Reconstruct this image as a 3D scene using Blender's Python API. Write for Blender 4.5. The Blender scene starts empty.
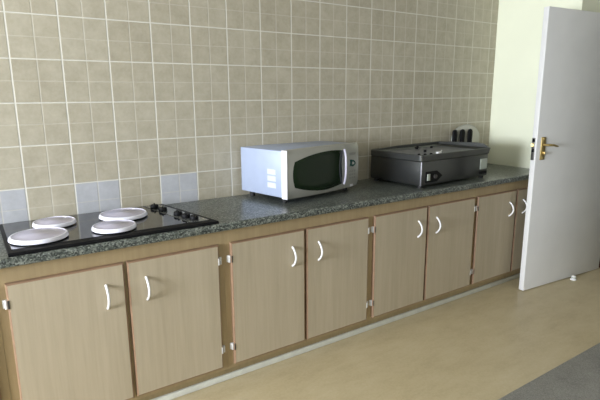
import bpy, bmesh, math, random
from mathutils import Vector, Matrix
random.seed(4)
PI = math.pi
SC = bpy.context.scene
COL = SC.collection

# ------------------------------------------------------------------ camera (solved from the tile grid)
F_PX, YAW, PITCH, ROLL = 495.291, 0.5935, 0.2078, -0.006
CAM = Vector((-0.2245, -2.7772, 1.5174))
fw = Vector((math.sin(YAW)*math.cos(PITCH), math.cos(YAW)*math.cos(PITCH), -math.sin(PITCH)))
ri0 = Vector((math.cos(YAW), -math.sin(YAW), 0))
up0 = ri0.cross(fw)
ri = math.cos(ROLL)*ri0 + math.sin(ROLL)*up0
up = -math.sin(ROLL)*ri0 + math.cos(ROLL)*up0
cd = bpy.data.cameras.new('camera')
cam = bpy.data.objects.new('camera', cd)
COL.objects.link(cam)
m = Matrix((ri, up, -fw)).transposed().to_4x4()
m.translation = CAM
cam.matrix_world = m
cd.sensor_width = 36
cd.lens = F_PX/600*36
cd.clip_start = 0.05
SC.camera = cam
SC.view_settings.view_transform = 'Standard'
SC.view_settings.look = 'None'
SC.view_settings.gamma = 1
SC.view_settings.exposure = 0.0
SC.view_settings.use_curve_mapping = False

# ------------------------------------------------------------------ materials
def new_mat(name):
    mt = bpy.data.materials.new(name)
    mt.use_nodes = True
    nt = mt.node_tree
    return mt, nt, nt.nodes['Principled BSDF']

def plain(name, col, rough=0.5, metal=0.0, coat=0.0, noise=0.0, nscale=20, spec=0.5):
    mt, nt, b = new_mat(name)
    b.inputs['Base Color'].default_value = (*col, 1)
    b.inputs['Roughness'].default_value = rough
    b.inputs['Metallic'].default_value = metal
    b.inputs['Coat Weight'].default_value = coat
    b.inputs['Specular IOR Level'].default_value = spec
    if noise:
        tc = nt.nodes.new('ShaderNodeTexCoord')
        n = nt.nodes.new('ShaderNodeTexNoise'); n.inputs['Scale'].default_value = nscale
        n.inputs['Detail'].default_value = 3
        nt.links.new(tc.outputs['Object'], n.inputs['Vector'])
        r = nt.nodes.new('ShaderNodeValToRGB')
        r.color_ramp.elements[0].position = 0.3; r.color_ramp.elements[1].position = 0.7
        r.color_ramp.elements[0].color = (*[c*(1-noise) for c in col], 1)
        r.color_ramp.elements[1].color = (*[min(1, c*(1+noise)) for c in col], 1)
        nt.links.new(n.outputs['Fac'], r.inputs['Fac'])
        nt.links.new(r.outputs['Color'], b.inputs['Base Color'])
    return mt

class NB:
    """small node builder"""
    def __init__(s, nt): s.nt = nt
    def v(s, x, sock):
        if isinstance(x, (int, float)): sock.default_value = x
        else: s.nt.links.new(x, sock)
    def math(s, op, a, b=0.0, c=None):
        n = s.nt.nodes.new('ShaderNodeMath'); n.operation = op
        s.v(a, n.inputs[0]); s.v(b, n.inputs[1])
        if c is not None: s.v(c, n.inputs[2])
        return n.outputs[0]
    def mix(s, f, a, b):
        n = s.nt.nodes.new('ShaderNodeMix'); n.data_type = 'RGBA'
        s.v(f, n.inputs['Factor'])
        for x, k in ((a, 6), (b, 7)):
            if isinstance(x, tuple): n.inputs[k].default_value = (*x, 1)
            else: s.nt.links.new(x, n.inputs[k])
        return n.outputs[2]
    def noise(s, vec, scale, detail=3, rough=.5):
        n = s.nt.nodes.new('ShaderNodeTexNoise')
        n.inputs['Scale'].default_value = scale; n.inputs['Detail'].default_value = detail
        n.inputs['Roughness'].default_value = rough
        s.nt.links.new(vec, n.inputs['Vector'])
        return n.outputs['Fac']
    def ramp(s, f, stops):
        r = s.nt.nodes.new('ShaderNodeValToRGB')
        e = r.color_ramp.elements
        while len(e) < len(stops): e.new(0.5)
        for el, (p, c) in zip(e, stops):
            el.position = p; el.color = (*c, 1)
        s.nt.links.new(f, r.inputs['Fac'])
        return r.outputs['Color']

TX, TZ, Z0 = 0.227, 0.2081, 1.9058

def tile_mat():
    mt, nt, b = new_mat('wall_tiles')
    B = NB(nt)
    tc = nt.nodes.new('ShaderNodeTexCoord')
    sp = nt.nodes.new('ShaderNodeSeparateXYZ')
    nt.links.new(tc.outputs['Object'], sp.inputs[0])
    u = B.math('DIVIDE', sp.outputs['X'], TX)
    v = B.math('DIVIDE', B.math('SUBTRACT', Z0, sp.outputs['Z']), TZ)
    def line(c, size, half, soft):
        d = B.math('MULTIPLY', B.math('ABSOLUTE', B.math('SUBTRACT', c, B.math('ROUND', c))), size)
        n = nt.nodes.new('ShaderNodeMapRange'); n.interpolation_type = 'SMOOTHSTEP'
        nt.links.new(d, n.inputs[0])
        n.inputs[1].default_value = half-soft; n.inputs[2].default_value = half+soft
        n.inputs[3].default_value = 1; n.inputs[4].default_value = 0
        return n.outputs[0]
    uh = B.math('ADD', u, 0.5); vh = B.math('ADD', v, 0.5)
    gv = line(u, TX, .0036, .0016); gh = line(v, TZ, .0030, .0015)
    hv = line(uh, TX, .0028, .0016); hh = line(vh, TZ, .0024, .0016)
    g = B.math('MAXIMUM', gv, gh)
    h = B.math('MAXIMUM', B.math('MULTIPLY', hv, 0.62), B.math('MULTIPLY', hh, 0.45))
    # per tile tone
    iu = B.math('FLOOR', u); iv = B.math('FLOOR', v)
    cx = nt.nodes.new('ShaderNodeCombineXYZ')
    nt.links.new(iu, cx.inputs[0]); nt.links.new(iv, cx.inputs[1])
    wn = nt.nodes.new('ShaderNodeTexWhiteNoise'); wn.noise_dimensions = '2D'
    nt.links.new(cx.outputs[0], wn.inputs['Vector'])
    n1 = B.noise(tc.outputs['Object'], 13, 5, .62)
    n2 = B.noise(tc.outputs['Object'], 60, 3, .6)
    f = B.math('ADD', B.math('MULTIPLY', n1, .75), B.math('MULTIPLY', n2, .25))
    f = B.math('ADD', f, B.math('MULTIPLY', B.math('SUBTRACT', wn.outputs['Value'], .5), .10))
    beige = B.ramp(f, [(.30, (.365, .328, .245)), (.5, (.435, .397, .305)), (.72, (.505, .468, .37))])
    blue = B.ramp(f, [(.30, (.40, .41, .43)), (.5, (.45, .46, .485)), (.72, (.51, .525, .55))])
    # the lowest course alternates pale blue tiles
    par = B.math('ABSOLUTE', B.math('MODULO', iu, 2.0))
    low = B.math('MULTIPLY', B.math('GREATER_THAN', v, 4.0), B.math('MULTIPLY', B.math('GREATER_THAN', par, .5), B.math('LESS_THAN', iu, 4.5)))
    col = B.mix(low, beige, blue)
    col = B.mix(h, col, (.585, .56, .485))
    col = B.mix(g, col, (.66, .645, .575))
    nt.links.new(col, b.inputs['Base Color'])
    rr = B.math('ADD', B.math('MULTIPLY', g, .3), .36)
    nt.links.new(rr, b.inputs['Roughness'])
    bp = nt.nodes.new('ShaderNodeBump'); bp.inputs['Strength'].default_value = .35
    bp.inputs['Distance'].default_value = .003
    hgt = B.math('SUBTRACT', B.math('MULTIPLY', f, .35), B.math('MAXIMUM', g, h))
    nt.links.new(hgt, bp.inputs['Height']); nt.links.new(bp.outputs[0], b.inputs['Normal'])
    return mt

def granite_mat():
    mt, nt, b = new_mat('granite')
    B = NB(nt)
    tc = nt.nodes.new('ShaderNodeTexCoord')
    vo = nt.nodes.new('ShaderNodeTexVoronoi'); vo.inputs['Scale'].default_value = 150
    nt.links.new(tc.outputs['Object'], vo.inputs['Vector'])
    sc = nt.nodes.new('ShaderNodeSeparateColor'); nt.links.new(vo.outputs['Color'], sc.inputs[0])
    n = B.noise(tc.outputs['Object'], 40, 3)
    f = B.math('ADD', B.math('MULTIPLY', sc.outputs[0], .72), B.math('MULTIPLY', n, .28))
    c = B.ramp(f, [(.20, (.018, .022, .019)), (.42, (.072, .084, .074)), (.62, (.135, .150, .134)), (.88, (.29, .31, .275))])
    nt.links.new(c, b.inputs['Base Color'])
    b.inputs['Roughness'].default_value = .28
    return mt

def wood_mat(name, c0, c1, c2, rough=.42):
    mt, nt, b = new_mat(name)
    B = NB(nt)
    tc = nt.nodes.new('ShaderNodeTexCoord')
    mp = nt.nodes.new('ShaderNodeMapping'); mp.inputs['Scale'].default_value = (1, 1, .045)
    nt.links.new(tc.outputs['Object'], mp.inputs[0])
    n1 = B.noise(mp.outputs[0], 55, 4, .6)
    n2 = B.noise(mp.outputs[0], 8, 2, .5)
    f = B.math('ADD', B.math('MULTIPLY', n1, .6), B.math('MULTIPLY', n2, .4))
    c = B.ramp(f, [(.32, c0), (.5, c1), (.68, c2)])
    nt.links.new(c, b.inputs['Base Color'])
    b.inputs['Roughness'].default_value = rough
    return mt

def floor_mat():
    mt, nt, b = new_mat('vinyl_floor')
    B = NB(nt)
    tc = nt.nodes.new('ShaderNodeTexCoord')
    mp = nt.nodes.new('ShaderNodeMapping'); mp.inputs['Scale'].default_value = (.45, 1, 1)
    nt.links.new(tc.outputs['Object'], mp.inputs[0])
    n1 = B.noise(mp.outputs[0], 9, 6, .68)
    n2 = B.noise(tc.outputs['Object'], 70, 3, .6)
    f = B.math('ADD', B.math('MULTIPLY', n1, .7), B.math('MULTIPLY', n2, .3))
    c = B.ramp(f, [(.33, (.445, .365, .218)), (.5, (.52, .435, .268)), (.66, (.565, .482, .315))])
    nt.links.new(c, b.inputs['Base Color'])
    b.inputs['Roughness'].default_value = .38
    return mt

def carpet_mat():
    mt, nt, b = new_mat('carpet_pile')
    B = NB(nt)
    tc = nt.nodes.new('ShaderNodeTexCoord')
    n1 = B.noise(tc.outputs['Object'], 170, 3, .7)
    n2 = B.noise(tc.outputs['Object'], 6, 3, .6)
    f = B.math('ADD', B.math('MULTIPLY', n1, .75), B.math('MULTIPLY', n2, .25))
    c = B.ramp(f, [(.3, (.175, .172, .155)), (.5, (.30, .295, .27)), (.7, (.43, .425, .39))])
    nt.links.new(c, b.inputs['Base Color'])
    b.inputs['Roughness'].default_value = .95
    bp = nt.nodes.new('ShaderNodeBump'); bp.inputs['Strength'].default_value = .6; bp.inputs['Distance'].default_value = .006
    nt.links.new(n1, bp.inputs['Height']); nt.links.new(bp.outputs[0], b.inputs['Normal'])
    return mt

def brushed_mat(name, col, rough):
    mt, nt, b = new_mat(name)
    B = NB(nt)
    tc = nt.nodes.new('ShaderNodeTexCoord')
    mp = nt.nodes.new('ShaderNodeMapping'); mp.inputs['Scale'].default_value = (.06, 1, 1)
    nt.links.new(tc.outputs['Object'], mp.inputs[0])
    n = B.noise(mp.outputs[0], 160, 2)
    b.inputs['Base Color'].default_value = (*col, 1)
    b.inputs['Metallic'].default_value = .9
    nt.links.new(B.math('ADD', B.math('MULTIPLY', n, .16), rough-.08), b.inputs['Roughness'])
    return mt

M = dict(
    tile=tile_mat(), granite=granite_mat(), floor=floor_mat(), carpet=carpet_mat(),
    door_wood=wood_mat('door_wood', (.395, .335, .235), (.44, .375, .27), (.475, .41, .30)),
    frame_wood=wood_mat('frame_wood', (.355, .267, .145), (.39, .295, .163), (.425, .33, .185)),
    edge=plain('edge_band', (.27, .17, .105), .45, noise=.1),
    kick=wood_mat('plinth_wood', (.33, .26, .14), (.37, .29, .16), (.40, .32, .18)),
    skirt=plain('skirting', (.66, .67, .61), .5, noise=.06),
    white=plain('white_plastic', (.80, .80, .80), .3),
    hinge=plain('hinge_metal', (.78, .78, .78), .35, .2),
    darkmetal=plain('dark_metal', (.08, .075, .07), .4, .5),
    green=plain('green_paint', (.83, .85, .67), .55, noise=.02, nscale=3),
    cream=plain('cream_paint', (.50, .49, .43), .6, noise=.02, nscale=3),
    ceil=plain('ceiling_paint', (.62, .60, .53), .7),
    doorpaint=plain('door_paint', (.72, .72, .71), .42, noise=.03, nscale=4),
    jamb=plain('jamb_wood', (.12, .035, .025), .45, noise=.2),
    brass=plain('brass', (.50, .38, .16), .34, .9),
    steel_lock=plain('lock_steel', (.30, .29, .27), .35, .9),
    glass=plain('black_glass', (.010, .011, .012), .07, coat=.3),
    black=plain('black_plastic', (.008, .008, .009), .5, spec=.12),
    iron=plain('cast_iron', (.03, .03, .032), .6),
    cover=plain('enamel_white', (.82, .82, .93), .22, coat=.2),
    covertop=plain('cover_top', (.52, .50, .62), .26, .2),
    silver=plain('silver_case', (.37, .43, .57), .4, .15, noise=.02),
    silver2=plain('silver_front', (.42, .42, .39), .36, .35),
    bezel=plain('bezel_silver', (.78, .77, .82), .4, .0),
    vent=plain('vent_pale', (.54, .57, .55), .6),
    mwglass=plain('glass_green_reflection', (.010, .021, .009), .12, spec=.22),  # green reflection of the surroundings put into the base colour
    mwhandle=plain('pale_handle', (.62, .60, .72), .3),
    logo=plain('dark_green_display', (.006, .06, .05), .25),
    button=plain('button_grey', (.30, .30, .28), .5),
    steel=brushed_mat('brushed_steel', (.105, .108, .105), .32),
    strip=plain('control_strip', (.24, .25, .245), .22, .6),
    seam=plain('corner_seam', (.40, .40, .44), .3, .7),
    plate=brushed_mat('plate_steel', (.25, .265, .30), .42),
    steeldark=brushed_mat('worn_steel', (.13, .135, .13), .42),
    label=plain('pale_label', (.42, .46, .40), .5),
    rubber=plain('rubber', (.015, .015, .015), .7),
    acrylic=plain('rack_pale', (.58, .57, .51), .3),
    rackedge=plain('rack_edge', (.42, .43, .39), .35),
)

# ------------------------------------------------------------------ mesh helpers
def bx(bm, x0, x1, y0, y1, z0, z1, bev=0.0, seg=2, mi=0):
    vs = [bm.verts.new((x, y, z)) for x in (x0, x1) for y in (y0, y1) for z in (z0, z1)]
    fs = [(0,1,3,2), (4,6,7,5), (0,4,5,1), (2,3,7,6), (0,2,6,4), (1,5,7,3)]
    faces = [bm.faces.new([vs[i] for i in f]) for f in fs]
    for f in faces: f.material_index = mi
    if bev:
        es = list({e for f in faces for e in f.edges})
        r = bmesh.ops.bevel(bm, geom=es, offset=bev, segments=seg, affect='EDGES', profile=.5)
        for f in r['faces']: f.material_index = mi
    return faces

def prism(bm, pts, axis, a, b, bev=0.0, seg=2):
    """outline pts (2D) extruded along axis from a to b"""
    def P(p, t):
        return {'z': (p[0], p[1], t), 'y': (p[0], t, p[1]), 'x': (t, p[0], p[1])}[axis]
    v0 = [bm.verts.new(P(p, a)) for p in pts]; v1 = [bm.verts.new(P(p, b)) for p in pts]
    n = len(pts)
    fs = [bm.faces.new(v0[::-1]), bm.faces.new(v1)]
    for i in range(n):
        fs.append(bm.faces.new((v0[i], v0[(i+1) % n], v1[(i+1) % n], v1[i])))
    if bev:
        es = list(fs[0].edges)+list(fs[1].edges)
        bmesh.ops.bevel(bm, geom=es, offset=bev, segments=seg, affect='EDGES', profile=.5)

def lathe(bm, prof, seg=40, c=(0, 0, 0)):
    rings = []
    for r, z in prof:
        if r < 1e-6: rings.append([bm.verts.new((c[0], c[1], c[2]+z))])
        else: rings.append([bm.verts.new((c[0]+r*math.cos(2*PI*i/seg), c[1]+r*math.sin(2*PI*i/seg), c[2]+z)) for i in range(seg)])
    for a, b in zip(rings, rings[1:]):
        for i in range(seg):
            j = (i+1) % seg
            if len(a) == 1 and len(b) == 1: continue
            if len(a) == 1: bm.faces.new((a[0], b[i], b[j]))
            elif len(b) == 1: bm.faces.new((a[i], a[j], b[0]))
            else: bm.faces.new((a[i], a[j], b[j], b[i]))

def tube(bm, pts, r, seg=10, flat=1.0):
    pts = [Vector(p) for p in pts]
    rings = []
    prev = None
    for i, p in enumerate(pts):
        t = (pts[min(i+1, len(pts)-1)]-pts[max(i-1, 0)]).normalized()
        ref = prev if prev else (Vector((0, 0, 1)) if abs(t.z) < .9 else Vector((1, 0, 0)))
        a = (ref - t*ref.dot(t)).normalized(); prev = a
        b = t.cross(a)
        rr = r[i] if isinstance(r, (list, tuple)) else r
        rings.append([bm.verts.new(p + a*rr*math.cos(2*PI*k/seg) + b*rr*flat*math.sin(2*PI*k/seg)) for k in range(seg)])
    for A, B in zip(rings, rings[1:]):
        for k in range(seg):
            j = (k+1) % seg
            bm.faces.new((A[k], A[j], B[j], B[k]))
    bm.faces.new(rings[0][::-1]); bm.faces.new(rings[-1])

def obj(name, bm, mat, parent=None, loc=None, smooth=40):
    bmesh.ops.recalc_face_normals(bm, faces=bm.faces[:])
    me = bpy.data.meshes.new(name)
    bm.to_mesh(me); bm.free()
    for mm in (mat if isinstance(mat, (list, tuple)) else [mat]): me.materials.append(mm)
    if smooth:
        for p in me.polygons: p.use_smooth = True
        try: me.set_sharp_from_angle(angle=math.radians(smooth))
        except Exception: pass
    o = bpy.data.objects.new(name, me)
    COL.objects.link(o)
    if parent: o.parent = parent
    if loc: o.location = loc
    return o

def box(name, mat, x0, x1, y0, y1, z0, z1, bev=0.0, parent=None, seg=2):
    bm = bmesh.new(); bx(bm, x0, x1, y0, y1, z0, z1, bev, seg)
    return obj(name, bm, mat, parent)

def thing(name, label, cat, loc=(0, 0, 0), rz=0, group=None):
    o = bpy.data.objects.new(name, None); COL.objects.link(o)
    o.empty_display_size = .1
    o.location = loc; o.rotation_euler = (0, 0, rz)
    o['label'] = label; o['category'] = cat
    if group: o['group'] = group
    return o

def tag(o, label, cat, group=None, kind=None):
    o['label'] = label; o['category'] = cat
    if group: o['group'] = group
    if kind: o['kind'] = kind
    return o

def struct(o, label=None):
    o['kind'] = 'structure'
    if label: o['label'] = label
    return o

# ------------------------------------------------------------------ the room
XW = 3.722           # pale green wall at the end of the worktop
PE = -0.712         # where that wall ends, behind the open door
XL, YB, H = -4.6, -5.2, 2.75
struct(box('floor', M['floor'], XL-.1, 6.6, YB-.1, .1, -.1, 0))
struct(box('ceiling', M['ceil'], XL-.1, 6.6, YB-.1, .1, H, H+.1))
struct(box('wall_back', M['tile'], XL-.1, XW+.1, 0, .1, 0, H), 'wall of mottled beige square tiles above the worktop')
struct(box('wall_right', M['green'], XW, 4.40, PE, 0, 0, H), 'pale green painted wall at the end of the worktop')
# wall with the doorway, beyond the pier
bm = bmesh.new()
bx(bm, 4.40, 4.55, PE-.04, 0, 0, H)
bx(bm, 4.40, 4.55, -1.84, PE-.04, 2.16, H)
bx(bm, 4.40, 4.55, YB, -1.84, 0, H)
struct(obj('wall_doorway', bm, M['cream'], smooth=0))
struct(box('wall_passage', M['cream'], 6.5, 6.6, YB, .1, 0, H))
struct(box('wall_front', M['cream'], XL-.1, 6.6, YB-.1, YB, 0, H))
WY0, WY1, WZ0, WZ1 = -2.75, -.85, .95, 2.15
bm = bmesh.new()
bx(bm, XL-.1, XL, YB, WY0, 0, H); bx(bm, XL-.1, XL, WY1, 0, 0, H)
bx(bm, XL-.1, XL, WY0, WY1, 0, WZ0); bx(bm, XL-.1, XL, WY0, WY1, WZ1, H)
struct(obj('wall_left', bm, M['cream'], smooth=0))
bm = bmesh.new()
for y in (WY0, WY1-.04): bx(bm, XL-.08, XL-.02, y, y+.04, WZ0, WZ1)
for z in (WZ0, WZ1-.04): bx(bm, XL-.08, XL-.02, WY0+.04, WY1-.04, z, z+.04)
struct(obj('window_1', bm, M['white'], smooth=0))
# pale strip along the foot of the plinth
struct(box('trim_1', M['skirt'], -1.2, XW, -.528, -.513, 0, .034, .004), 'pale skirting strip along the foot of the cabinets')
# dark wood door jamb
bm = bmesh.new()
bx(bm, 4.335, 4.40, -.80, PE, 0, 2.16); 
struct(obj('trim_2', bm, M['jamb'], smooth=0))

tag(box('carpet', M['carpet'], XL, 4.40, YB, -1.475, 0.0, .008, .003), 'grey low pile carpet at the lower right, beside the beige floor', 'carpet')

# ------------------------------------------------------------------ open door
d0 = Vector((3.270, -.724, 0.006)); ang = math.atan2(-.082, 1.02)
door = box('door_1', M['doorpaint'], 0, 1.02, 0, .042, 0, 2.112, .0025)
door.location = d0; door.rotation_euler = (0, 0, ang); struct(door, 'white flush door standing open at the end of the worktop')
zl = 1.085
bm = bmesh.new(); bx(bm, -.0025, .0006, .013, .040, zl-.055, zl+.110, .001)
lp = obj('lock_plate', bm, M['steel_lock'], door)
bm = bmesh.new(); bx(bm, -.0030, .0008, .016, .037, zl+.080, zl+.104); bx(bm, -.0035, 0, .017, .036, zl+.005, zl+.03)
obj('deadbolt', bm, M['black'], lp)
bm = bmesh.new(); prism(bm, [(-.010, .020), (-.0005, .020), (-.0005, .034), (-.018, .034)], 'z', zl+.046, zl+.068)
obj('latch', bm, M['brass'], lp)
bm = bmesh.new(); bx(bm, .046, .098, -.006, .0005, zl-.055, zl+.115, .002)
for z in (zl+.096, zl-.046): bx(bm, .066, .078, -.009, 0, z, z+.012, .002)
hp = obj('handle_plate', bm, M['brass'], door)
bm = bmesh.new()
tube(bm, [(.072, 0, zl+.058), (.072, -.03, zl+.058), (.074, -.042, zl+.058), (.09, -.048, zl+.057), (.13, -.048, zl+.055), (.165, -.046, zl+.047), (.188, -.046, zl+.043)], [.009, .008, .009, .009, .0085, .0075, .005], 12)
obj('lever', bm, M['brass'], hp)
bm = bmesh.new(); bx(bm, .066, .078, -.026, 0, zl-.014, zl+.008, .003)
obj('thumb_turn', bm, M['brass'], hp)
# door stop on the floor
ds = thing('door_stop', 'small white door stop on the floor under the open door', 'door stop', (3.850, -.812, 0))
bm = bmesh.new(); lathe(bm, [(0, .0), (.024, 0), (.024, .004), (.016, .010), (.018, .024), (.018, .028), (.014, .034), (0, .034)], 24)
obj('post', bm, M['white'], ds)
bm = bmesh.new(); lathe(bm, [(.0185, .016), (.021, .018), (.021, .026), (.0185, .028), (.0155, .028), (.0155, .016), (.0185, .016)], 24)
obj('rubber_ring', bm, M['label'], ds)

# ------------------------------------------------------------------ base cabinets
YF = -.575   # face of the doors
YR = -.553   # face of the frame
ZT, ZB = .786, .109

def cabinet_door(parent, x0, x1, handle_side, hinge_side):
    """door slab with a brown edge band, bow handle and two hinges"""
    bm = bmesh.new()
    fs = bx(bm, x0, x1, YF, YR, ZB, ZT)
    for f in fs: f.material_index = 1
    front = [f for f in fs if f.calc_center_median().y < YF+1e-5][0]
    front.material_index = 0
    es = list(front.edges)
    r = bmesh.ops.bevel(bm, geom=es, offset=.007, segments=2, affect='EDGES', profile=.5)
    for f in r['faces']: f.material_index = 1
    d = obj('door', bm, [M['door_wood'], M['edge']], parent, smooth=0)
    hx = x0+.082 if handle_side == 'l' else x1-.083
    pts = []
    for i in range(17):
        t = i/16
        pts.append((hx, YF + .002 - .036*math.sin(PI*t)**.75, .588+.110*t))
    bm = bmesh.new(); tube(bm, pts, [.0066]+[.0058]*15+[.0066], 10)
    obj('handle', bm, M['white'], d)
    for zc in (.699, .211):
        s = -1 if hinge_side == 'l' else 1
        xe = x0 if hinge_side == 'l' else x1
        bm = bmesh.new()
        kx = .005 if s < 0 else .0125
        tube(bm, [(xe+s*kx, YR-.009, zc-.019), (xe+s*kx, YR-.009, zc+.019)], .0062 if s < 0 else .0045, 12)
        bx(bm, min(xe+s*.001, xe+s*.017), max(xe+s*.001, xe+s*.017), YR-.004, YR, zc-.018, zc+.018, .001)
        hg = obj('hinge', bm, M['hinge'], d)
        bm = bmesh.new()
        bx(bm, min(xe-s*.007, xe+s*.0005), max(xe-s*.007, xe+s*.0005), YF-.0018, YF, zc-.018, zc+.018, .0006)
        obj('hinge_leaf', bm, M['darkmetal'] if s < 0 else M['hinge'], hg)
    return d

def cabinet(x0, x1, d1, d2, label):
    c = thing('base_cabinet', label, 'cabinet', (0, 0, 0), 0, 'base cabinets under the granite worktop')
    bm = bmesh.new()
    bx(bm, x0+.001, x0+.017, YR+.018, -.02, .085, .859)
    bx(bm, x1-.017, x1-.001, YR+.018, -.02, .085, .859)
    bx(bm, x0+.017, x1-.017, YR+.018, -.02, .085, .101)
    bx(bm, x0+.017, x1-.017, -.026, -.02, .101, .859)
    obj('carcass', bm, M['frame_wood'], c, smooth=0)
    bm = bmesh.new()
    xs = [x0+.0005, d1[0]+.010, d1[1]-.012, d2[0]+.012, d2[1]-.010, x1-.0005]
    for a, b in ((0, 1), (2, 3), (4, 5)): bx(bm, xs[a], xs[b], YR, YR+.018, ZB+.012, ZT-.012)
    bx(bm, xs[0], xs[5], YR, YR+.018, ZT-.012, .860)
    bx(bm, xs[0], xs[5], YR, YR+.018, .082, ZB+.012)
    obj('face_frame', bm, M['frame_wood'], c, smooth=0)
    box('plinth', M['kick'], x0+.0005, x1-.0005, -.513, -.497, 0, .084, 0, c)
    cabinet_door(c, *d1, 'r', 'l'); cabinet_door(c, *d2, 'l', 'r')
    return c

cabinet(-1.185, -.191, (-1.155, -.692), (-.682, -.225), 'pale wood base cabinet at the left end, cut off by the picture edge')
cabinet(-.191, .803, (-.159, .303), (.317, .769), 'pale wood two-door base cabinet under the black hob')
cabinet(.803, 1.797, (.836, 1.293), (1.307, 1.7716), 'pale wood two-door base cabinet under the silver microwave')
cabinet(1.797, 2.817, (1.8219, 2.294), (2.308, 2.799), 'pale wood two-door base cabinet under the steel griddle')
cabinet(2.817, 3.722, (2.835, 3.311), (3.325, 3.70), 'pale wood base cabinet at the far right, partly hidden by the open door')

# worktop with a rounded nose
bm = bmesh.new()
nose = [(-.001, .861), (-.001, .90)]
for i in range(9):
    a = PI/2 + (PI/2)*i/8
    nose.append((-.588 + .014*math.cos(a), .886+.014*math.sin(a)))
for i in range(5):
    a = PI + (PI/2)*i/4
    nose.append((-.594 + .008*math.cos(a), .869+.008*math.sin(a)))
prism(bm, nose, 'x', -1.2, XW-.0005)
tag(obj('worktop', bm, M['granite']), 'long speckled grey granite worktop running the length of the cabinets', 'worktop')

# ------------------------------------------------------------------ hob
hob = thing('hob', 'black glass electric hob set into the left end of the granite worktop', 'hob', (0, 0, .9))
OUT = [(-.135, -.589), (.768, -.589), (.672, -.035), (-.135, -.035)]
bm = bmesh.new(); prism(bm, OUT, 'z', 0, .0160, .003, 2)
obj('surround', bm, M['black'], hob, smooth=30)
bm = bmesh.new(); prism(bm, [(-.120, -.545), (.632, -.545), (.556, -.05), (-.120, -.05)], 'z', .0160, .0180, .001, 1)
obj('glass_panel', bm, M['glass'], hob, smooth=30)
bm = bmesh.new(); prism(bm, [(.640, -.545), (.738, -.545), (.652, -.05), (.564, -.05)], 'z', .0160, .0176, .001, 1)
obj('control_strip', bm, M['strip'], hob, smooth=30)
for x, y in ((.596, -.135), (.612, -.225), (.643, -.365), (.657, -.440), (.677, -.500)):
    bm = bmesh.new()
    lathe(bm, [(0, 0), (.021, 0), (.0225, .003), (.0215, .016), (.019, .020), (0, .0205)], 28)
    bx(bm, -.0035, .0035, -.019, .019, .019, .026, .001)
    k = obj('knob', bm, M['black'], hob, (x, y, .0176))
    k.rotation_euler = (0, 0, random.uniform(-.5, .5))
covers = [(-.006, -.432, .118, 'front left of the four, nearest the hob corner'),
          (.087, -.213, .096, 'rear left of the four, behind the one at the hob corner'),
          (.303, -.458, .099, 'front right of the four, near the worktop edge'),
          (.402, -.240, .118, 'rear right of the four, nearest the knobs')]
for x, y, r, w in covers:
    bm = bmesh.new(); lathe(bm, [(0, 0), (r*.82, 0), (r*.82, .006), (r*.78, .008), (0, .008)], 40)
    obj('hotplate', bm, M['iron'], hob, (x, y, .0180))
    c = thing('hotplate_cover', 'round white-rimmed hotplate cover, ' + w, 'hotplate cover', (x, y, .9262), 0, 'hotplate covers on the hob')
    bm = bmesh.new()
    lathe(bm, [(r*.80, .0), (r*.80, -.002), (r*.97, -.004), (r, -.001), (r*.975, .0095), (r*.945, .0135), (r*.90, .0140), (r*.90, .012), (r*.90, .0)], 56)
    obj('rim', bm, M['cover'], c)
    bm = bmesh.new()
    lathe(bm, [(0, .0155), (r*.30, .0152), (r*.32, .0142), (r*.60, .0140), (r*.62, .0130), (r*.905, .0125), (r*.905, .0), (0, .0)], 56)
    obj('top_plate', bm, M['covertop'], c)

# ------------------------------------------------------------------ microwave
mw = thing('microwave', 'silver microwave oven with a dark door window tinted as a green reflection on the worktop', 'microwave', (1.264, -.424, .9), .198)
W, D, ZB0, ZT0 = .656, .404, .037, .312
box('casing', M['silver'], .004, W-.004, .030, D, ZB0, ZT0-.003, .004, mw)
# three pale vent panels on the left side
for k in range(3):
    z0 = .086 + k*.040
    bm = bmesh.new(); bx(bm, .0025, .0045, .085, .158, z0, z0+.031, .0008)
    for q in range(5): bx(bm, .0015, .0028, .088, .155, z0+.004+q*.0055, z0+.0065+q*.0055)
    obj('vent', bm, M['vent'], mw, smooth=0)
for x in (.05, W-.05):
    for y in (.06, D-.05):
        bm = bmesh.new(); lathe(bm, [(0, 0), (.015, 0), (.017, .038), (0, .038)], 20)
        obj('foot', bm, M['rubber'], mw, (x, y, 0))

def bulge(u, v):
    """front surface depth at u (0..1 across), v (0..1 up)"""
    uu = 2*u-1; vv = 2*v-1
    return -.004 - .020*(1-uu**2)**.6 - .006*(1-vv**2)

def edge_h(u):
    """the front is a little taller in the middle of the width"""
    return .005*(1-(2*u-1)**2)

def front_slab(u0, u1, v0, v1, back, lift=0.0, nu=24, nv=10):
    bm = bmesh.new()
    G = []
    for i in range(nu+1):
        row = []
        for j in range(nv+1):
            u = u0+(u1-u0)*i/nu; v = v0+(v1-v0)*j/nv
            e = edge_h(u)
            z = (ZB0-.004-e*.6)+(ZT0-ZB0+.006+e)*v
            rim = min(1, min(v-v0, v1-v)*14)          # soft rounding along the top and bottom
            row.append(bm.verts.new((W*u, bulge(u, v)-lift+.008*(1-rim)**2, z)))
        G.append(row)
    for i in range(nu):
        for j in range(nv): bm.faces.new((G[i][j], G[i+1][j], G[i+1][j+1], G[i][j+1]))
    r = bmesh.ops.extrude_face_region(bm, geom=bm.faces[:])
    for v in r['geom']:
        if isinstance(v, bmesh.types.BMVert): v.co.y = back
    return bm
US = .775
dr = obj('door', front_slab(0.0, US-.004, 0, 1, .030), M['silver2'], mw)
obj('control_panel', front_slab(US, 1.0, 0, 1, .030, nu=10), M['silver2'], mw)
pan = bpy.data.objects['control_panel']
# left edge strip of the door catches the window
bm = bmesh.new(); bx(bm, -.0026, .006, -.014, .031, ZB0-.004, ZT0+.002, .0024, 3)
obj('edge_strip', bm, M['bezel'], dr)

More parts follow.
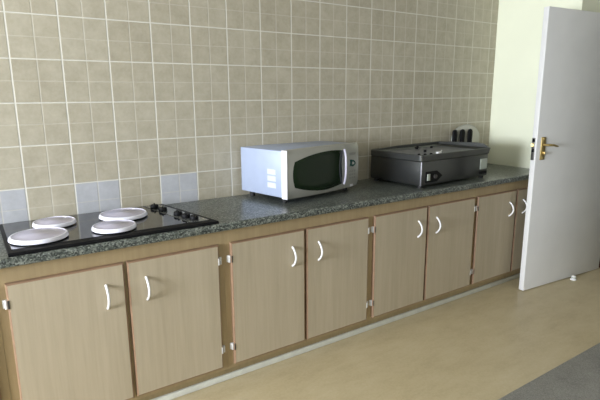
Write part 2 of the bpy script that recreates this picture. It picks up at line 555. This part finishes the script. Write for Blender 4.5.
def on_front(poly, off0, off1, name, mat, parent, n=None):
    """patch whose outline (u,v) follows the bulged front"""
    bm = bmesh.new()
    cu = sum(p[0] for p in poly)/len(poly); cv = sum(p[1] for p in poly)/len(poly)
    def P(u, v, off):
        e = edge_h(u)
        return (W*u, bulge(u, v)-off, (ZB0-.004-e*.6)+(ZT0-ZB0+.006+e)*v)
    rings = []
    for s in (1.0, .97, .75, .5, .25):
        off = off0 if s == 1.0 else off1
        rings.append([bm.verts.new(P(cu+(p[0]-cu)*s, cv+(p[1]-cv)*s, off)) for p in poly])
    c = bm.verts.new(P(cu, cv, off1))
    k = len(poly)
    for a, b in zip(rings, rings[1:]):
        for i in range(k): bm.faces.new((a[i], a[(i+1) % k], b[(i+1) % k], b[i]))
    for i in range(k): bm.faces.new((rings[-1][i], rings[-1][(i+1) % k], c))
    return obj(name, bm, mat, parent)

win = []
def curve(p0, p1, bow, n=12, ax=1):
    for i in range(n):
        t = i/n
        u = p0[0]+(p1[0]-p0[0])*t; v = p0[1]+(p1[1]-p0[1])*t
        k = bow*4*t*(1-t)
        win.append((u+k, v) if ax == 0 else (u, v+k))
curve((.085, .22), (.735, .14), -.10)
curve((.735, .14), (.735, .88), -.018, ax=0)
curve((.735, .88), (.085, .76), .075)
curve((.085, .76), (.085, .22), -.025, ax=0)
w = on_front(win, -.001, .0015, 'window', M['mwglass'], dr)
# handle: pale bowed bar
pts = []
for i in range(15):
    t = i/14; v = .10+.80*t
    u = .750 - .012*math.sin(PI*t)
    pts.append((W*u, bulge(u, v)-.002-.018*math.sin(PI*t)**.6, ZB0+(ZT0-ZB0)*v))
bm = bmesh.new(); tube(bm, pts, .0075, 10)
obj('handle', bm, M['mwhandle'], dr)
# dark green triangle-ended mark on the panel
mark = [(.835, .48), (.850, .50), (.865, .485), (.885, .475), (.915, .49), (.940, .53), (.935, .575), (.905, .62), (.870, .64), (.835, .645), (.845, .58), (.835, .53)]
dsp = on_front(mark, -.001, .0018, 'display', M['logo'], pan)
on_front([(.875, .525), (.905, .53), (.912, .555), (.895, .585), (.875, .585)], .0012, .0028, 'display_symbol', M['silver2'], dsp)
for r_ in range(3):
    for q in range(3):
        u = .83+q*.040; v = .20+r_*.075
        on_front([(u, v), (u+.028, v), (u+.028, v+.045), (u, v+.045)], -.001, .0016, 'button', M['button'], pan)
on_front([(.83, .74), (.94, .74), (.94, .80), (.83, .80)], -.001, .0014, 'button', M['button'], pan)
on_front([(.86, .02), (.90, .02), (.90, .07), (.86, .07)], -.001, .0025, 'open_latch', M['bezel'], pan)
# lead from the back of the microwave to the right
cpts = []
for i in range(13):
    t = i/12
    cpts.append((W-.03+.10*t, D-.012-.0*t, .155-.05*math.sin(PI*t)+.02*t))
bm = bmesh.new(); tube(bm, cpts, .004, 8)
obj('power_cord', bm, M['black'], mw)

# ------------------------------------------------------------------ griddle
gr = thing('electric_griddle', 'stainless steel countertop electric griddle with a dark raised tray top', 'griddle', (2.260, -.533, .9), .052)
GW, GD = .765, .468
body = box('body', M['steel'], 0, GW, 0, GD, .020, .181, .004, gr)
for x in (.03, GW-.03):
    for y in (.03, GD-.03):
        bm = bmesh.new(); lathe(bm, [(0, 0), (.016, 0), (.018, .008), (.013, .021), (0, .021)], 20)
        obj('foot', bm, M['rubber'], gr, (x, y, 0))
# tray: flared rim, hollow, rounded corners
def rrect(x0, x1, y0, y1, r, n=6):
    out = []
    for cx, cy, a0 in ((x1-r, y1-r, 0), (x0+r, y1-r, PI/2), (x0+r, y0+r, PI), (x1-r, y0+r, 1.5*PI)):
        for i in range(n+1):
            a = a0+PI/2*i/n
            out.append((cx+r*math.cos(a), cy+r*math.sin(a)))
    return out
levels = [(.000, .180, .02), (.012, .188, .03), (.017, .226, .03), (.013, .230, .03), (.006, .228, .03), (-.03, .206, .03)]
bm = bmesh.new(); rings = []
for off, z, r in levels:
    o2 = off if off > 0 else off
    rings.append([bm.verts.new((x, y, z)) for x, y in rrect(-o2, GW+o2, -o2, min(GD+o2, GD+.006), r)])
for a, b in zip(rings, rings[1:]):
    k = len(a)
    for i in range(k): bm.faces.new((a[i], a[(i+1) % k], b[(i+1) % k], b[i]))
bm.faces.new(rings[0][::-1])
tray = obj('tray', bm, M['steeldark'], gr)
bm = bmesh.new(); bx(bm, .033, GW-.033, .033, GD-.033, .198, .212, .004)
obj('cooking_plate', bm, M['plate'], gr)
# raised guard along the right and rear
bm = bmesh.new()
prism(bm, [(-.012, .222), (GD+.004, .222), (GD+.004, .243), (.10, .258), (.05, .254)], 'x', GW+.004, GW+.016, .002)
obj('splash_guard', bm, M['steeldark'], gr, smooth=0)
bm = bmesh.new(); prism(bm, [(.01, .222), (GW+.015, .222), (GW+.015, .243), (.35, .240), (.10, .231)], 'y', GD-.010, GD+.004, .002)
obj('splash_guard', bm, M['steeldark'], gr, smooth=0)
# black studs on the tray walls and an added white piece standing in for a glint at the front
for x, y, z in ((.465, .425, .213), (.425, .405, .213), (.395, .375, .213), (.545, .355, .213), (.285, .205, .213), (.062, .075, .213), (.10, .055, .213), (.165, .055, .213)):
    bm = bmesh.new(); lathe(bm, [(0, -.004), (.010, -.004), (.011, .008), (.007, .014), (0, .015)], 16)
    obj('stud', bm, M['black'], gr, (x, y, z))
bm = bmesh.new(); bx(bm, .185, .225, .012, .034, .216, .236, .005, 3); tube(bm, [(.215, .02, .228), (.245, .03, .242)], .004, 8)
obj('painted_glint', bm, M['white'], gr)
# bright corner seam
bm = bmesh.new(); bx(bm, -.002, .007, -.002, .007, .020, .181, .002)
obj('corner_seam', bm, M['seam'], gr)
# switch plate with pointed end
bm = bmesh.new(); prism(bm, [(.045, .036), (.165, .036), (.225, .074), (.165, .112), (.045, .112)], 'y', -.003, .001, .001, 1)
sw = obj('switch_plate', bm, M['black'], gr, smooth=20)
bm = bmesh.new(); bx(bm, .060, .088, -.008, -.002, .052, .096, .002)
obj('rocker_switch', bm, M['label'], sw)
bm = bmesh.new(); tube(bm, [(.140, -.002, .074), (.140, -.016, .074)], .014, 14)
obj('switch_knob', bm, M['darkmetal'], sw)
bm = bmesh.new(); bx(bm, GW-.095, GW-.012, -.003, .001, .072, .150, .001, 1)
obj('rating_plate', bm, M['label'], gr)
bm = bmesh.new(); bx(bm, GW-.105, GW-.006, -.002, .001, .034, .056, .0008, 1)
obj('drip_slot', bm, M['black'], gr)

# ------------------------------------------------------------------ arched rack with three black handled utensils
rk = thing('utensil_rack', 'pale arched rack holding black-handled utensils behind the griddle', 'rack', (3.352, -.045, .9))
def arch(w, zs, h, n=20):
    pts = [(-w, 0.0), (w, 0.0), (w, zs)]
    for i in range(1, n): 
        a = PI*i/n
        pts.append((w*math.cos(a), zs+(h-zs)*math.sin(a)))
    pts.append((-w, zs))
    return pts
bm = bmesh.new(); prism(bm, arch(.180, .25, .360), 'y', .010, .022, .002)
obj('back_board', bm, M['acrylic'], rk)
A = arch(.182, .25, .364)[1:]
bm = bmesh.new(); tube(bm, [(p[0], .016, p[1]) for p in A] + [(-.182, .016, 0.0)], .0045, 8)
obj('wire_rim', bm, M['rackedge'], rk)
bm = bmesh.new(); bx(bm, -.178, .178, -.035, .010, 0, .012, .003); bx(bm, -.178, .178, -.035, .010, .155, .165, .003)
obj('shelf', bm, M['acrylic'], rk)
for dx, w in ((-.195, 'leftmost of the three, in the arched rack'), (-.098, 'middle one of the three, in the arched rack'), (.002, 'rightmost of the three, nearest the green wall')):
    u = thing('utensil', 'black-handled kitchen utensil standing upright, ' + w, 'utensil', (3.365+dx, -.060, .9), 0, 'utensils in the arched rack')
    bm = bmesh.new()
    prof = [(0, .166), (.024, .166), (.027, .176), (.026, .24), (.029, .290), (.029, .308), (.022, .326), (0, .334)]
    lathe(bm, prof, 20)
    for vtx in bm.verts: vtx.co.y *= .55
    obj('handle', bm, M['black'], u)
    bm = bmesh.new(); bx(bm, -.018, .018, -.0015, .0015, .018, .168, .001)
    obj('blade', bm, M['steel'], u)

# ------------------------------------------------------------------ light: daylight from the left window
def area(name, loc, rot, sx, sy, power, col):
    l = bpy.data.lights.new(name, 'AREA'); l.shape = 'RECTANGLE'
    l.size, l.size_y = sx, sy; l.energy = power; l.color = col
    o = bpy.data.objects.new(name, l); COL.objects.link(o)
    o.location = loc; o.rotation_euler = rot
    return o
area('window_daylight', (XL-.12, (WY0+WY1)/2, (WZ0+WZ1)/2), (0, -PI/2+.16, 0), WZ1-WZ0, WY1-WY0, 640, (.86, .91, 1.0))
wd = bpy.data.worlds.new('world'); SC.world = wd; wd.use_nodes = True
bg = wd.node_tree.nodes['Background']
sky = wd.node_tree.nodes.new('ShaderNodeTexSky'); sky.sky_type = 'HOSEK_WILKIE'
sky.sun_direction = (.2, .4, .8)
wd.node_tree.links.new(sky.outputs[0], bg.inputs[0])
bg.inputs[1].default_value = 1.0
